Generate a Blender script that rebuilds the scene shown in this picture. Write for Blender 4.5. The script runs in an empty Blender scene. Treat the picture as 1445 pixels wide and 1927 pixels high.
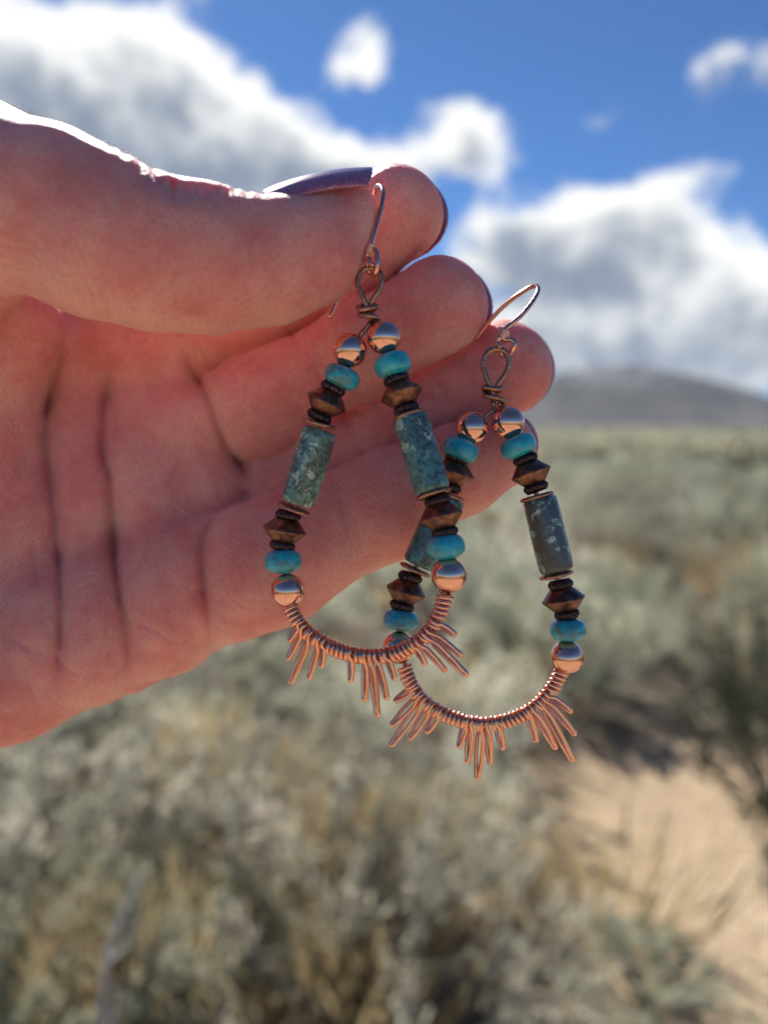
import bpy, math, random
import numpy as np
from mathutils import Vector, Matrix

R = math.radians
sc = bpy.context.scene
COL = sc.collection
rng = np.random.default_rng(7)
random.seed(7)

# ------------------------------------------------------------------ camera
W0, H0, F = 1445.0, 1927.0, 1450.0          # photograph size and focal length in its pixels
CAM_H, PITCH = 1.45, R(6.2)
cd = bpy.data.cameras.new('camera')
cam = bpy.data.objects.new('camera', cd); COL.objects.link(cam)
cam.location = (0, 0, CAM_H); cam.rotation_euler = (R(90) - PITCH, 0, 0)
cd.sensor_fit = 'VERTICAL'; cd.sensor_height = 24.0; cd.lens = F / H0 * 24.0
cd.clip_start = 0.01; cd.clip_end = 40000
cd.dof.use_dof = True; cd.dof.focus_distance = 0.130; cd.dof.aperture_fstop = cd.lens / 3.0
sc.camera = cam

# ------------------------------------------------------------------ light
SUN_EL, SUN_AZ = R(38), R(-20)               # azimuth from +Y, negative = to the left
sd = bpy.data.lights.new('sun', 'SUN'); sd.energy = 4.0; sd.angle = R(0.5); sd.color = (1, 0.95, 0.87)
sun = bpy.data.objects.new('sun', sd); COL.objects.link(sun)
sdir = Vector((math.sin(SUN_AZ) * math.cos(SUN_EL), math.cos(SUN_AZ) * math.cos(SUN_EL), math.sin(SUN_EL)))
sun.rotation_euler = sdir.to_track_quat('Z', 'Y').to_euler(); sun.location = (0, 0, 30)

sc.view_settings.view_transform = 'Standard'; sc.view_settings.look = 'None'
sc.view_settings.exposure = 1.18; sc.view_settings.gamma = 1
sc.cycles.use_denoising = True
sc.cycles.max_bounces = 6; sc.cycles.diffuse_bounces = 3; sc.cycles.glossy_bounces = 4; sc.cycles.transmission_bounces = 3
sc.cycles.use_adaptive_sampling = True; sc.cycles.adaptive_threshold = 0.03; sc.cycles.sample_clamp_indirect = 6

# ------------------------------------------------------------------ helpers: camera frame (mm) <-> world (m)
ROT = cam.rotation_euler.to_matrix()
def cf(px, py, D):                            # photo pixel + depth -> camera frame mm (x right, y up, z forward)
    return np.array(((px - W0 / 2) * D / F, (H0 / 2 - py) * D / F, D), float)
ROTN = np.array(ROT); CAMP = np.array((0, 0, CAM_H))
def to_world(P):
    P = np.atleast_2d(np.asarray(P, float)) * 0.001
    Q = P * np.array((1, 1, -1))
    return Q @ ROTN.T + CAMP
def w1(p): return Vector(to_world(p)[0])
def direction(px, py):
    v = ROTN @ np.array(((px - W0 / 2) / F, (H0 / 2 - py) / F, -1.0))
    return v / np.linalg.norm(v)
def ground_at(px, py):
    v = direction(px, py); t = CAM_H / -v[2]
    return v[0] * t, v[1] * t

# ------------------------------------------------------------------ node helpers
class NT:
    def __init__(s, tree): s.t = tree; s.n = tree.nodes; s.l = tree.links
    def node(s, kind, **kw):
        n = s.n.new(kind)
        for k, v in kw.items(): setattr(n, k, v)
        return n
    def put(s, sock, v):
        if hasattr(v, 'is_output'): s.l.new(v, sock)
        elif v is not None: sock.default_value = v
    def math(s, op, a, b=None, c=None, clamp=False):
        n = s.node('ShaderNodeMath', operation=op, use_clamp=clamp)
        s.put(n.inputs[0], a)
        if b is not None: s.put(n.inputs[1], b)
        if c is not None: s.put(n.inputs[2], c)
        return n.outputs[0]
    def vec(s, op, a, b=None):
        n = s.node('ShaderNodeVectorMath', operation=op)
        s.put(n.inputs[0], a)
        if b is not None:
            s.put(n.inputs['Scale'] if op == 'SCALE' else n.inputs[1], b)
        return n.outputs['Value'] if op in ('DOT_PRODUCT', 'LENGTH') else n.outputs[0]
    def comb(s, x, y, z):
        n = s.node('ShaderNodeCombineXYZ')
        for i, v in enumerate((x, y, z)): s.put(n.inputs[i], v)
        return n.outputs[0]
    def sep(s, v):
        n = s.node('ShaderNodeSeparateXYZ'); s.put(n.inputs[0], v); return n.outputs
    def noise(s, v, scale, detail=4, rough=0.55, dist=0.0, dims='3D', w=None, color=False):
        n = s.node('ShaderNodeTexNoise', noise_dimensions=dims)
        s.put(n.inputs['Vector'], v)
        n.inputs['Scale'].default_value = scale; n.inputs['Detail'].default_value = detail
        n.inputs['Roughness'].default_value = rough; n.inputs['Distortion'].default_value = dist
        if w is not None: s.put(n.inputs['W'], w)
        return n.outputs['Color' if color else 0]
    def voro(s, v, scale, feature='F1', out='Distance', rand=1.0, dims='3D', w=None):
        n = s.node('ShaderNodeTexVoronoi', feature=feature, voronoi_dimensions=dims)
        s.put(n.inputs['Vector'], v); n.inputs['Scale'].default_value = scale; n.inputs['Randomness'].default_value = rand
        if w is not None: s.put(n.inputs['W'], w)
        return n.outputs[out]
    def ramp(s, f, stops, interp='LINEAR'):
        n = s.node('ShaderNodeValToRGB'); s.put(n.inputs[0], f); r = n.color_ramp; r.interpolation = interp
        while len(r.elements) < len(stops): r.elements.new(0.5)
        for e, (p, c) in zip(r.elements, stops):
            e.position = p; e.color = (c, c, c, 1) if not hasattr(c, '__len__') else (*c, 1)
        return n.outputs[0]
    def step(s, f, a, b):
        n = s.node('ShaderNodeMapRange', interpolation_type='SMOOTHSTEP'); s.put(n.inputs[0], f)
        n.inputs[1].default_value = a; n.inputs[2].default_value = b; return n.outputs[0]
    def mix(s, f, a, b, blend='MIX'):
        n = s.node('ShaderNodeMix', data_type='RGBA', blend_type=blend)
        s.put(n.inputs[0], f)
        for i, v in ((6, a), (7, b)):
            if hasattr(v, '__len__') and not hasattr(v, 'is_output'): v = (*v, 1) if len(v) == 3 else v
            s.put(n.inputs[i], v)
        return n.outputs[2]
    def bump(s, h, strength, dist, normal=None):
        n = s.node('ShaderNodeBump'); s.put(n.inputs['Height'], h)
        n.inputs['Strength'].default_value = strength; n.inputs['Distance'].default_value = dist
        if normal is not None: s.put(n.inputs['Normal'], normal)
        return n.outputs[0]

def material(name):
    m = bpy.data.materials.new(name); m.use_nodes = True
    t = NT(m.node_tree); b = t.n['Principled BSDF']
    return m, t, b
def obj_mm(t):                                # object coordinates in millimetres
    c = t.node('ShaderNodeTexCoord'); return t.vec('SCALE', c.outputs['Object'], 1000.0)
def obj_rand(t):
    return t.node('ShaderNodeObjectInfo').outputs['Random']

# ------------------------------------------------------------------ world: clear Nishita sky with fair-weather cumulus
world = bpy.data.worlds.new('World'); sc.world = world; world.use_nodes = True
wt = NT(world.node_tree); bg = wt.n['Background']
sky = wt.node('ShaderNodeTexSky', sky_type='NISHITA', sun_disc=False)
sky.sun_elevation = SUN_EL; sky.sun_rotation = SUN_AZ
sky.altitude = 1800; sky.air_density = 1.0; sky.dust_density = 0.25; sky.ozone_density = 2.5
geo = wt.node('ShaderNodeTexCoord')
dirv = wt.vec('NORMALIZE', geo.outputs['Generated'])
dx, dy, dz = wt.sep(dirv)
az = wt.math('ARCTAN2', dx, dy); el = wt.math('ARCSINE', dz)
uv = wt.comb(az, el, 0.0)
def azel(px, py):
    v = direction(px, py); return math.atan2(v[0], v[1]), math.asin(v[2])
#          px    py    rx   ry   weight   (cloud masses in view, photo pixels -> direction)
CLOUDS = [(30, 140, 150, 100, .8), (250, 110, 150, 110, .8), (130, 215, 150, 70, .5), (420, 200, 140, 90, .75), (250, 310, 330, 90, .8),
          (570, 290, 150, 70, .8), (730, 320, 120, 40, .55),
          (890, 250, 82, 72, .9), (675, 125, 75, 55, .75),
          (985, 440, 120, 80, .8), (1230, 425, 115, 80, .9), (1110, 460, 100, 70, .55), (1150, 545, 300, 60, .55), (1020, 640, 260, 45, .6), (1300, 630, 220, 55, .7),
          (1430, 560, 95, 90, .7), (1150, 700, 900, 45, .8), (1420, 125, 120, 45, .8), (1095, 230, 75, 30, .62), (1310, 320, 60, 35, .4),
          (1080, 110, 200, 120, -.3), (540, 30, 110, 110, -.5), (1200, 300, 260, 45, -.25), (800, 120, 60, 80, -.3), (850, 355, 55, 35, -.5), (640, 205, 60, 30, -.5)]
warp = wt.noise(uv, 9.0, 3, .55, color=True)
uvw = wt.vec('ADD', uv, wt.vec('SCALE', wt.vec('SUBTRACT', warp, (.5, .5, .5)), 0.06))
acc = None; num = None
for px, py, rx, ry, w in CLOUDS:
    a0, e0 = azel(px, py)
    d = wt.vec('MULTIPLY', wt.vec('SUBTRACT', uvw, (a0, e0, 0)), (F / rx, F / ry, 0))
    g = wt.math('MULTIPLY', wt.math('POWER', 2.71828, wt.math('MULTIPLY', wt.vec('DOT_PRODUCT', d, d), -0.9)), w)
    acc = g if acc is None else wt.math('ADD', g, acc)
    if w > 0:
        s_ = wt.vec('DOT_PRODUCT', d, (.35, .95, 0))
        num = wt.math('MULTIPLY', g, s_) if num is None else wt.math('MULTIPLY_ADD', g, s_, num)
big = wt.noise(wt.vec('ADD', uv, (4.2, 1.1, .7)), 3.4, 2, .5)
f0 = wt.noise(uvw, 15.0, 5, .58)
smooth = wt.math('ADD', wt.math('MULTIPLY_ADD', wt.math('SUBTRACT', big, .5), .7, -.16), acc)
d0 = wt.math('MULTIPLY_ADD', wt.math('SUBTRACT', f0, .5), 1.5, smooth)
cover = wt.step(d0, 0.08, 0.55)
deep = wt.step(smooth, .35, 1.1)
up = wt.math('DIVIDE', num, wt.math('MAXIMUM', wt.math('ADD', acc, .12), .12))
lit = wt.math('MULTIPLY_ADD', deep, -.42, wt.math('MULTIPLY_ADD', up, .85, .80))
lit = wt.math('MULTIPLY_ADD', wt.math('SUBTRACT', f0, .5), 1.7, lit)
ccol = wt.mix(wt.step(lit, .0, 1.05), (.255, .31, .405), (1.06, 1.06, 1.04))
cl = wt.vec('SCALE', ccol, 5.6)
skyc = wt.mix(1.0, sky.outputs[0], (.25, .405, .575), 'MULTIPLY')
wt.put(bg.inputs['Color'], wt.mix(cover, skyc, cl)); bg.inputs['Strength'].default_value = 0.08
world.cycles.sampling_method = 'MANUAL'; world.cycles.sample_map_resolution = 512

# ------------------------------------------------------------------ object helpers
def mesh_from(name, V, Fc, smooth=True):
    me = bpy.data.meshes.new(name)
    V = np.asarray(V, np.float32)
    Fc = [tuple(f) for f in Fc] if not isinstance(Fc, np.ndarray) else Fc
    if isinstance(Fc, np.ndarray):
        k = Fc.shape[1]; n = len(Fc)
        me.vertices.add(len(V)); me.vertices.foreach_set('co', V.ravel())
        me.loops.add(n * k); me.loops.foreach_set('vertex_index', Fc.astype(np.int32).ravel())
        me.polygons.add(n); me.polygons.foreach_set('loop_start', np.arange(0, n * k, k, dtype=np.int32))
        me.update(calc_edges=True)
    else:
        me.from_pydata([tuple(v) for v in V], [], Fc); me.update()
    if smooth: me.polygons.foreach_set('use_smooth', np.ones(len(me.polygons), bool))
    return me
def link(name, me, mat=None, parent=None):
    o = bpy.data.objects.new(name, me); COL.objects.link(o)
    if mat is not None and not me.materials: me.materials.append(mat)
    if parent is not None: o.parent = parent
    return o
def empty(name, loc=(0, 0, 0)):
    o = bpy.data.objects.new(name, None); COL.objects.link(o); o.location = loc; o.empty_display_size = .01; return o
def tag(o, label=None, cat=None, group=None, kind=None):
    if label: o['label'] = label
    if cat: o['category'] = cat
    if group: o['group'] = group
    if kind: o['kind'] = kind
    return o
def catmull(P, n):
    P = np.asarray(P, float); Q = np.vstack([2 * P[0] - P[1], P, 2 * P[-1] - P[-2]]); out = []
    for i in range(len(P) - 1):
        a, b, c, d = Q[i:i + 4]
        for t in np.linspace(0, 1, n, endpoint=False):
            out.append(.5 * (2 * b + (c - a) * t + (2 * a - 5 * b + 4 * c - d) * t * t + (3 * b - a - 3 * c + d) * t ** 3))
    out.append(P[-1]); return np.array(out)
def tube(P, r, sides=8, cap=True):
    P = np.asarray(P, float); n = len(P); r = np.broadcast_to(np.asarray(r, float), (n,))
    T = np.gradient(P, axis=0); T /= np.linalg.norm(T, axis=1)[:, None] + 1e-12
    u = np.cross(T[0], (0.3, 0.5, 0.8)); u /= np.linalg.norm(u)
    ang = np.linspace(0, 2 * np.pi, sides, endpoint=False); V = []
    for i in range(n):
        u = u - T[i] * (u @ T[i]); u /= np.linalg.norm(u); v = np.cross(T[i], u)
        V.append(P[i] + r[i] * (np.cos(ang)[:, None] * u + np.sin(ang)[:, None] * v))
    V = np.vstack(V); Fc = []
    for i in range(n - 1):
        for j in range(sides):
            k = (j + 1) % sides
            Fc.append((i * sides + j, i * sides + k, (i + 1) * sides + k, (i + 1) * sides + j))
    if cap:
        Fc.append(tuple(range(sides - 1, -1, -1))); Fc.append(tuple((n - 1) * sides + j for j in range(sides)))
    return V, Fc
def merge(parts):
    V, Fc, o = [], [], 0
    for v, f in parts:
        V.append(v); Fc += [tuple(i + o for i in q) for q in f]; o += len(v)
    return np.vstack(V), Fc
def lathe(prof, seg=32, lobe=None):
    V, Fc = [], []; n = len(prof)
    for i, (r, z) in enumerate(prof):
        for j in range(seg):
            a = 2 * math.pi * j / seg; rr = r * (lobe(i, a, z) if lobe else 1)
            V.append((rr * math.cos(a), rr * math.sin(a), z))
    for i in range(n - 1):
        for j in range(seg):
            k = (j + 1) % seg
            Fc.append((i * seg + j, i * seg + k, (i + 1) * seg + k, (i + 1) * seg + j))
    return np.array(V), Fc

# ------------------------------------------------------------------ ground
def terrain_h(x, y):
    return 0.05 * np.sin(x * .7 + 1.3) * np.cos(y * .55) + 0.03 * np.sin(x * 1.9 + y * 1.3)
def make_ground():
    rad = np.concatenate([[0], np.geomspace(.5, 30, 60), np.geomspace(33, 9000, 50)]); seg = 180
    V = [(0, 0, 0)]; Fc = []
    for r in rad[1:]:
        a = np.linspace(0, 2 * np.pi, seg, endpoint=False)
        x, y = r * np.sin(a), r * np.cos(a)
        z = terrain_h(x, y) * (1 if r < 60 else 0) - (0.0 if r < 400 else 0)
        V += list(zip(x, y, z))
    for j in range(seg): Fc.append((0, 1 + (j + 1) % seg, 1 + j))
    for i in range(len(rad) - 2):
        for j in range(seg):
            k = (j + 1) % seg
            Fc.append((1 + i * seg + j, 1 + i * seg + k, 1 + (i + 1) * seg + k, 1 + (i + 1) * seg + j))
    m, t, b = material('desert_soil')
    c = t.node('ShaderNodeTexCoord').outputs['Object']
    n1 = t.noise(c, .5, 6, .6); n2 = t.noise(c, 9, 5, .65); n3 = t.noise(c, .02, 4, .6)
    far = t.step(t.vec('LENGTH', c), 60, 420)
    soil = t.ramp(t.math('ADD', t.math('MULTIPLY', n1, .6), t.math('MULTIPLY', n2, .4)),
                  [(.3, (.30, .22, .14)), (.5, (.43, .325, .215)), (.7, (.53, .42, .295))])
    scrub = t.ramp(n3, [(.3, (.22, .21, .13)), (.55, (.34, .30, .19)), (.75, (.42, .36, .23))])
    gx, gy = ground_at(1420, 1640)           # bare sandy patch; elsewhere grey leaf litter lies under the scrub
    dv = t.vec('MULTIPLY', t.vec('SUBTRACT', c, (gx, gy, 0)), (1 / 1.05, 1 / .95, 0))
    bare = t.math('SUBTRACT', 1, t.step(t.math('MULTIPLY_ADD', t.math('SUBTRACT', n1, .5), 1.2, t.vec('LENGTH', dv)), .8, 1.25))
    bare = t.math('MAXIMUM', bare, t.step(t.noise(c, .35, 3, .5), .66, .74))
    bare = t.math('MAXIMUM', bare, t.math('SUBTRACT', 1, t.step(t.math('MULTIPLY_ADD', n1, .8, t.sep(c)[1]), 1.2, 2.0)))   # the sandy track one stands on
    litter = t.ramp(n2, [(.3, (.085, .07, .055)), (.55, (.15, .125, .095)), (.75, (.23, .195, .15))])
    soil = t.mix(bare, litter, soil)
    t.put(b.inputs['Base Color'], t.mix(far, soil, scrub)); b.inputs['Roughness'].default_value = .95
    b.inputs['Specular IOR Level'].default_value = .15
    t.put(b.inputs['Normal'], t.bump(t.math('ADD', n2, t.noise(c, 40, 3)), .7, .04))
    o = link('ground', mesh_from('ground', V, Fc), m); tag(o, kind='structure')
make_ground()

# ------------------------------------------------------------------ mountain
def make_mountain():
    # ridge profile by azimuth pixel -> photo y of the skyline
    prof = [(-2200, 800), (-1200, 745), (-500, 720), (0, 735), (400, 700), (800, 715), (1000, 700), (1090, 688), (1150, 684), (1200, 681), (1250, 693),
            (1330, 708), (1400, 728), (1470, 750), (1700, 785), (2100, 795), (2600, 803)]
    px = np.array([p[0] for p in prof]); py = np.array([p[1] for p in prof])
    D = 5200.0; nu, nv = 260, 46
    xs = np.linspace(-2200, 2600, nu); V = []; 
    ry = np.interp(xs, px, py)
    r2 = np.random.default_rng(3)
    ks = [(r2.uniform(.004, .05), r2.uniform(0, 6.3), r2.uniform(.2, 1)) for _ in range(14)]
    for i in range(nu):
        X = (xs[i] - W0 / 2) / F * D
        hmax = (805 - ry[i]) / F * D
        for j in range(nv):
            v = j / (nv - 1)                  # 0 foot at front, ~.6 ridge, 1 foot at back
            y = D - 1500 + 3200 * v
            s = 1 - abs(v - .5) / .5
            prof_h = s ** 1.25
            gul = sum(a * math.sin(k * xs[i] + p + 5 * v * math.sin(p)) for k, p, a in ks) / 14
            z = hmax * (prof_h * (1 + .75 * gul * (1 - s) * 2 ) + .02 * gul)
            V.append((X * (y / D) if v < .5 else X * (y / D), y, z * (y / (D + 100)) - 6))
    Fc = [(i * nv + j, (i + 1) * nv + j, (i + 1) * nv + j + 1, i * nv + j + 1) for i in range(nu - 1) for j in range(nv - 1)]
    m, t, b = material('mountain_slope')
    c = t.node('ShaderNodeTexCoord').outputs['Object']; z = t.sep(c)[2]
    n = t.noise(t.vec('MULTIPLY', c, (1, .5, 1)), .0025, 7, .6); n2 = t.noise(c, .015, 5, .6)
    rock = t.ramp(n, [(.32, (.006, .008, .012)), (.5, (.018, .020, .025)), (.66, (.075, .072, .07))])
    snow = t.math('MULTIPLY', t.step(z, 180, 420), t.math('MULTIPLY', t.step(n2, .47, .64), .7))
    t.put(b.inputs['Base Color'], t.mix(snow, rock, (.55, .56, .58))); b.inputs['Roughness'].default_value = 1
    o = link('mountain', mesh_from('mountain', V, Fc), m); tag(o, kind='structure')
make_mountain()

# ------------------------------------------------------------------ sagebrush
def leaf_mat(name, c0, c1, c2, trans=.42):
    m, t, b = material(name)
    c = t.node('ShaderNodeTexCoord').outputs['Object']
    r = obj_rand(t)
    n = t.noise(t.vec('ADD', c, t.vec('SCALE', (1, 1, 1), t.math('MULTIPLY', r, 40))), 7, 3, .6)
    col = t.ramp(n, [(.3, c0), (.5, c1), (.7, c2)])
    hs = t.node('ShaderNodeHueSaturation'); t.put(hs.inputs['Color'], col)
    t.put(hs.inputs['Value'], t.math('MULTIPLY_ADD', r, .85, .55)); t.put(hs.inputs['Saturation'], t.math('MULTIPLY_ADD', r, -.4, 1.15))
    t.put(hs.inputs['Hue'], t.math('MULTIPLY_ADD', t.math('FRACT', t.math('MULTIPLY', r, 7.3)), -.065, .52))
    t.put(b.inputs['Base Color'], hs.outputs[0]); b.inputs['Roughness'].default_value = .75
    b.inputs['Specular IOR Level'].default_value = .25
    tr = t.node('ShaderNodeBsdfTranslucent'); t.put(tr.inputs[0], hs.outputs[0])
    mx = t.node('ShaderNodeMixShader'); mx.inputs[0].default_value = trans
    t.l.new(b.outputs[0], mx.inputs[1]); t.l.new(tr.outputs[0], mx.inputs[2])
    t.l.new(mx.outputs[0], t.n['Material Output'].inputs[0])
    return m
SAGE = leaf_mat('sage_leaf', (.25, .26, .185), (.48, .49, .365), (.70, .68, .50))
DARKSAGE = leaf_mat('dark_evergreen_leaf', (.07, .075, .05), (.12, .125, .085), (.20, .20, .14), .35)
FARSAGE = leaf_mat('far_sage', (.24, .23, .15), (.36, .34, .23), (.50, .45, .31))
STRAW = leaf_mat('straw_grass', (.42, .31, .18), (.58, .45, .27), (.68, .55, .36), .4)
mT, t, b = material('grey_bark')
t.put(b.inputs['Base Color'], t.ramp(t.noise(t.node('ShaderNodeTexCoord').outputs['Object'], 30, 4), [(.3, (.10, .085, .07)), (.7, (.27, .24, .20))]))
b.inputs['Roughness'].default_value = .9
BARK = mT
mT, t, b = material('bleached_wood')
t.put(b.inputs['Base Color'], t.ramp(t.noise(t.node('ShaderNodeTexCoord').outputs['Object'], 40, 4), [(.3, (.45, .42, .37)), (.7, (.68, .64, .58))]))
b.inputs['Roughness'].default_value = .85
DEAD = mT

def leaf_tris(P, Dv, L, Wd, r):
    n = len(P); s = np.cross(Dv, r.normal(size=(n, 3))); s /= np.linalg.norm(s, axis=1)[:, None] + 1e-9
    a = P - s * (Wd / 2)[:, None]; b_ = P + s * (Wd / 2)[:, None]
    mid = P + Dv * (L * .6)[:, None]; c = P + Dv * L[:, None]
    V = np.stack([P, mid + s * (Wd / 2)[:, None], c, mid - s * (Wd / 2)[:, None]], 1).reshape(-1, 3)
    return V, (np.arange(n)[:, None] * 4 + np.arange(4)).astype(np.int32)
def bush_mesh(seed, nb=58, nl=60, R0=.55, Hh=.85, size=.044):
    r = np.random.default_rng(seed); P, Dv = [], []; stems = []
    lobes = [(r.uniform(0, 6.3), r.uniform(.75, 1.2)) for _ in range(5)]
    for i in range(nb):
        a = r.uniform(0, 6.283); q = math.sqrt(r.uniform(0.02, 1))
        k = 1 + sum((l - 1) * math.exp(-((math.cos(a - la) - 1) * 3) ** 2) for la, l in lobes)
        tip = np.array((math.cos(a) * q * R0 * k, math.sin(a) * q * R0 * k, Hh * k * (1 - .55 * q ** 2) * r.uniform(.7, 1.1)))
        base = np.array((tip[0] * .12, tip[1] * .12, -.03)); mid = np.array((tip[0] * .55, tip[1] * .55, tip[2] * .42)) + r.normal(size=3) * .03
        pts = catmull([base, mid, tip], 6)
        if i % 2 == 0: stems.append(tube(pts, np.linspace(.009, .002, len(pts)), 4, False))
        tt = 1 - .45 * r.random(nl) ** 1.6
        idx = tt * (len(pts) - 1); i0 = np.minimum(idx.astype(int), len(pts) - 2); f = (idx - i0)[:, None]
        p = pts[i0] * (1 - f) + pts[i0 + 1] * f + r.normal(size=(nl, 3)) * .021
        ax = tip - mid; ax /= np.linalg.norm(ax)
        d = ax * .9 + r.normal(size=(nl, 3)) * .55 + np.array((0, 0, .25)); d /= np.linalg.norm(d, axis=1)[:, None]
        P.append(p); Dv.append(d)
    P = np.vstack(P); Dv = np.vstack(Dv); n = len(P)
    V, Fq = leaf_tris(P, Dv, r.uniform(.7, 1.4, n) * size, r.uniform(.25, .4, n) * size, r)
    return mesh_from('foliage', V, Fq, False), mesh_from('stems', *merge(stems))
PROTO = [bush_mesh(10 + i, R0=.5 + .06 * i, Hh=.62 + .05 * i) for i in range(5)]
def bush(x, y, s, kind, label, group='sagebrush bushes across the desert', rz=None, sz=1.0, name='sagebrush', mat=None):
    fo, st = PROTO[kind]
    e = empty(name, (x, y, float(terrain_h(x, y)) - .01)); e.rotation_euler.z = random.uniform(0, 6.28) if rz is None else rz
    e.scale = (s, s, s * sz); tag(e, label, 'shrub', group)
    f_ = link('foliage', fo, SAGE, e); link('stems', st, BARK, e)
    if mat is not None: f_.material_slots[0].link = 'OBJECT'; f_.material_slots[0].material = mat
    return e
def in_clearing(x, y):
    gx, gy = ground_at(1420, 1640)
    return ((x - gx) / 1.15) ** 2 + ((y - gy) / 1.05) ** 2 < 1
placed = []
def free(x, y, s): return all((x - a) ** 2 + (y - b) ** 2 > (.42 * (s + c)) ** 2 for a, b, c in placed)
# bushes that can be told apart in the photograph
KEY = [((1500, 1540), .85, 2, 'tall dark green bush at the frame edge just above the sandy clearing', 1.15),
       ((1235, 1900), .5, 0, 'low sagebrush at the bottom beside the sandy clearing, its shadow across the sand', .6),
       ((740, 1990), .75, 3, 'grey green sagebrush at the bottom centre below the earrings', 1.0),
       ((180, 2050), .9, 1, 'sagebrush in the lower corner under the hand, behind the bleached branch', .9),
       ((520, 1850), .9, 4, 'sagebrush below the hand with deep shade at its base', .9),
       ((880, 1620), .7, 1, 'pale sagebrush leaning over the near edge of the sand, below the hanging wire rays', .95),
       ((60, 1760), .9, 2, 'sagebrush at the frame edge directly below the wrist side of the palm', 1.0)]
for (px, py), s, k, lab, sz in KEY:
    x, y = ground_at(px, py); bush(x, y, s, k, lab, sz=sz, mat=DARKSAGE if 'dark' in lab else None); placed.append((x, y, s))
TUFTS = [(690, 1760, .2), (760, 1740, .2), (390, 1560, .22), (900, 1380, .3), (280, 2000, .16)]
for x_, y_, s_ in TUFTS: placed.append((*ground_at(x_, y_), .15))
n_b = 0; tries = 0
while n_b < 285 and tries < 20000:
    tries += 1
    d = 2.3 + 24 * random.random() ** .75; a = R(random.uniform(-31, 31))
    x, y = d * math.sin(a), d * math.cos(a); s = random.uniform(.65, 1.2)
    zc = y * math.cos(PITCH) + CAM_H * math.sin(PITCH); bpx = W0 / 2 + x / zc * F; bpy_ = 805 + CAM_H / zc * F
    if in_clearing(x, y) or not free(x, y, s * .95): continue
    if bpy_ > 1470 and bpx + .5 * s / zc * F > 1150: continue          # keep the sand in front of the clearing open
    placed.append((x, y, s)); n_b += 1
    bush(x, y, s, random.randrange(5), 'grey green sagebrush among many alike on the blurred desert flat', sz=random.uniform(.75, 1.05))
# the rest of the scrub to the horizon, one mass
def far_scrub():
    r = np.random.default_rng(5); protoV = []
    for k in range(4):
        n = 150; th = r.uniform(0, 6.283, n); q = np.sqrt(r.uniform(0, 1, n)) * .6
        z = .72 * (1 - .6 * (q / .6) ** 2) * r.uniform(.35, 1.1, n)
        P = np.stack([np.cos(th) * q, np.sin(th) * q, z], 1)
        d = r.normal(size=(n, 3)) * .6 + (0, 0, .7); d /= np.linalg.norm(d, axis=1)[:, None]
        protoV.append(leaf_tris(P, d, r.uniform(.12, .24, n), r.uniform(.07, .13, n), r)[0])
    Vs = []
    for i in range(4600):
        d = 25 + 330 * r.random() ** 1.6; a = R(r.uniform(-33, 33))
        if i > 3400: d = 5 + 120 * r.random() ** 1.8; a = R(180 + r.uniform(-140, 140))
        s = r.uniform(.7, 1.5) * (1 + d / 400)
        x, y = d * math.sin(a), d * math.cos(a); c, q = math.cos(a * 9 + d), math.sin(a * 9 + d)
        v = protoV[r.integers(4)]
        Vs.append(np.stack([(v[:, 0] * c - v[:, 1] * q) * s + x, (v[:, 0] * q + v[:, 1] * c) * s + y, v[:, 2] * s], 1))
    V = np.vstack(Vs); Fq = np.arange(len(V), dtype=np.int32).reshape(-1, 4)
    o = link('distant_scrub', mesh_from('distant_scrub', V, Fq, False), FARSAGE)
    tag(o, 'far grey green scrub merging into the plain below the mountain', 'scrub', kind='stuff')
far_scrub()
def dry_grass():
    r = np.random.default_rng(8); P, Dv, L, Wd = [], [], [], []
    spots = []
    for px, py, s in [(690, 1720, .22), (600, 1690, .2), (760, 1760, .2), (430, 1560, .2), (300, 1960, .2), (1000, 1830, .18), (1120, 1750, .22),
                      (900, 1300, .3), (1000, 1250, .3), (380, 1520, .2), (700, 1990, .16), (60, 2000, .2), (560, 2030, .18), (1220, 1560, .25)]:
        spots.append((*ground_at(px, py), s))
    BIGT = [(*ground_at(x, y), s) for x, y, s in TUFTS]
    for x, y, s in BIGT:
        n = 260; q = r.normal(size=(n, 2)) * s * .45
        p = np.stack([x + q[:, 0], y + q[:, 1], terrain_h(x + q[:, 0], y + q[:, 1])], 1)
        d = np.stack([q[:, 0] * .9, q[:, 1] * .9, np.full(n, .5)], 1) + r.normal(size=(n, 3)) * .1; d /= np.linalg.norm(d, axis=1)[:, None]
        P.append(p); Dv.append(d); L.append(r.uniform(.25, .52, n)); Wd.append(r.uniform(.006, .013, n))
    for _ in range(260):
        d = 2.6 + 26 * r.random() ** .8; a = R(r.uniform(-31, 31)); spots.append((d * math.sin(a), d * math.cos(a), r.uniform(.1, .3)))
    for x, y, s in spots:
        if in_clearing(x, y) and r.random() < .8: continue
        n = 150; q = r.normal(size=(n, 2)) * s * .5
        p = np.stack([x + q[:, 0], y + q[:, 1], terrain_h(x + q[:, 0], y + q[:, 1])], 1)
        d = np.stack([q[:, 0] * 1.2, q[:, 1] * 1.2, np.full(n, .5)], 1) + r.normal(size=(n, 3)) * .12; d /= np.linalg.norm(d, axis=1)[:, None]
        P.append(p); Dv.append(d); L.append(r.uniform(.15, .42, n)); Wd.append(r.uniform(.006, .014, n))
    P = np.vstack(P); V, Fq = leaf_tris(P, np.vstack(Dv), np.concatenate(L), np.concatenate(Wd), r)
    o = link('dry_grass', mesh_from('dry_grass', V, Fq, False), STRAW)
    tag(o, 'straw coloured dry grass tufts growing between the sagebrush', 'grass', kind='stuff')
dry_grass()
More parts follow.
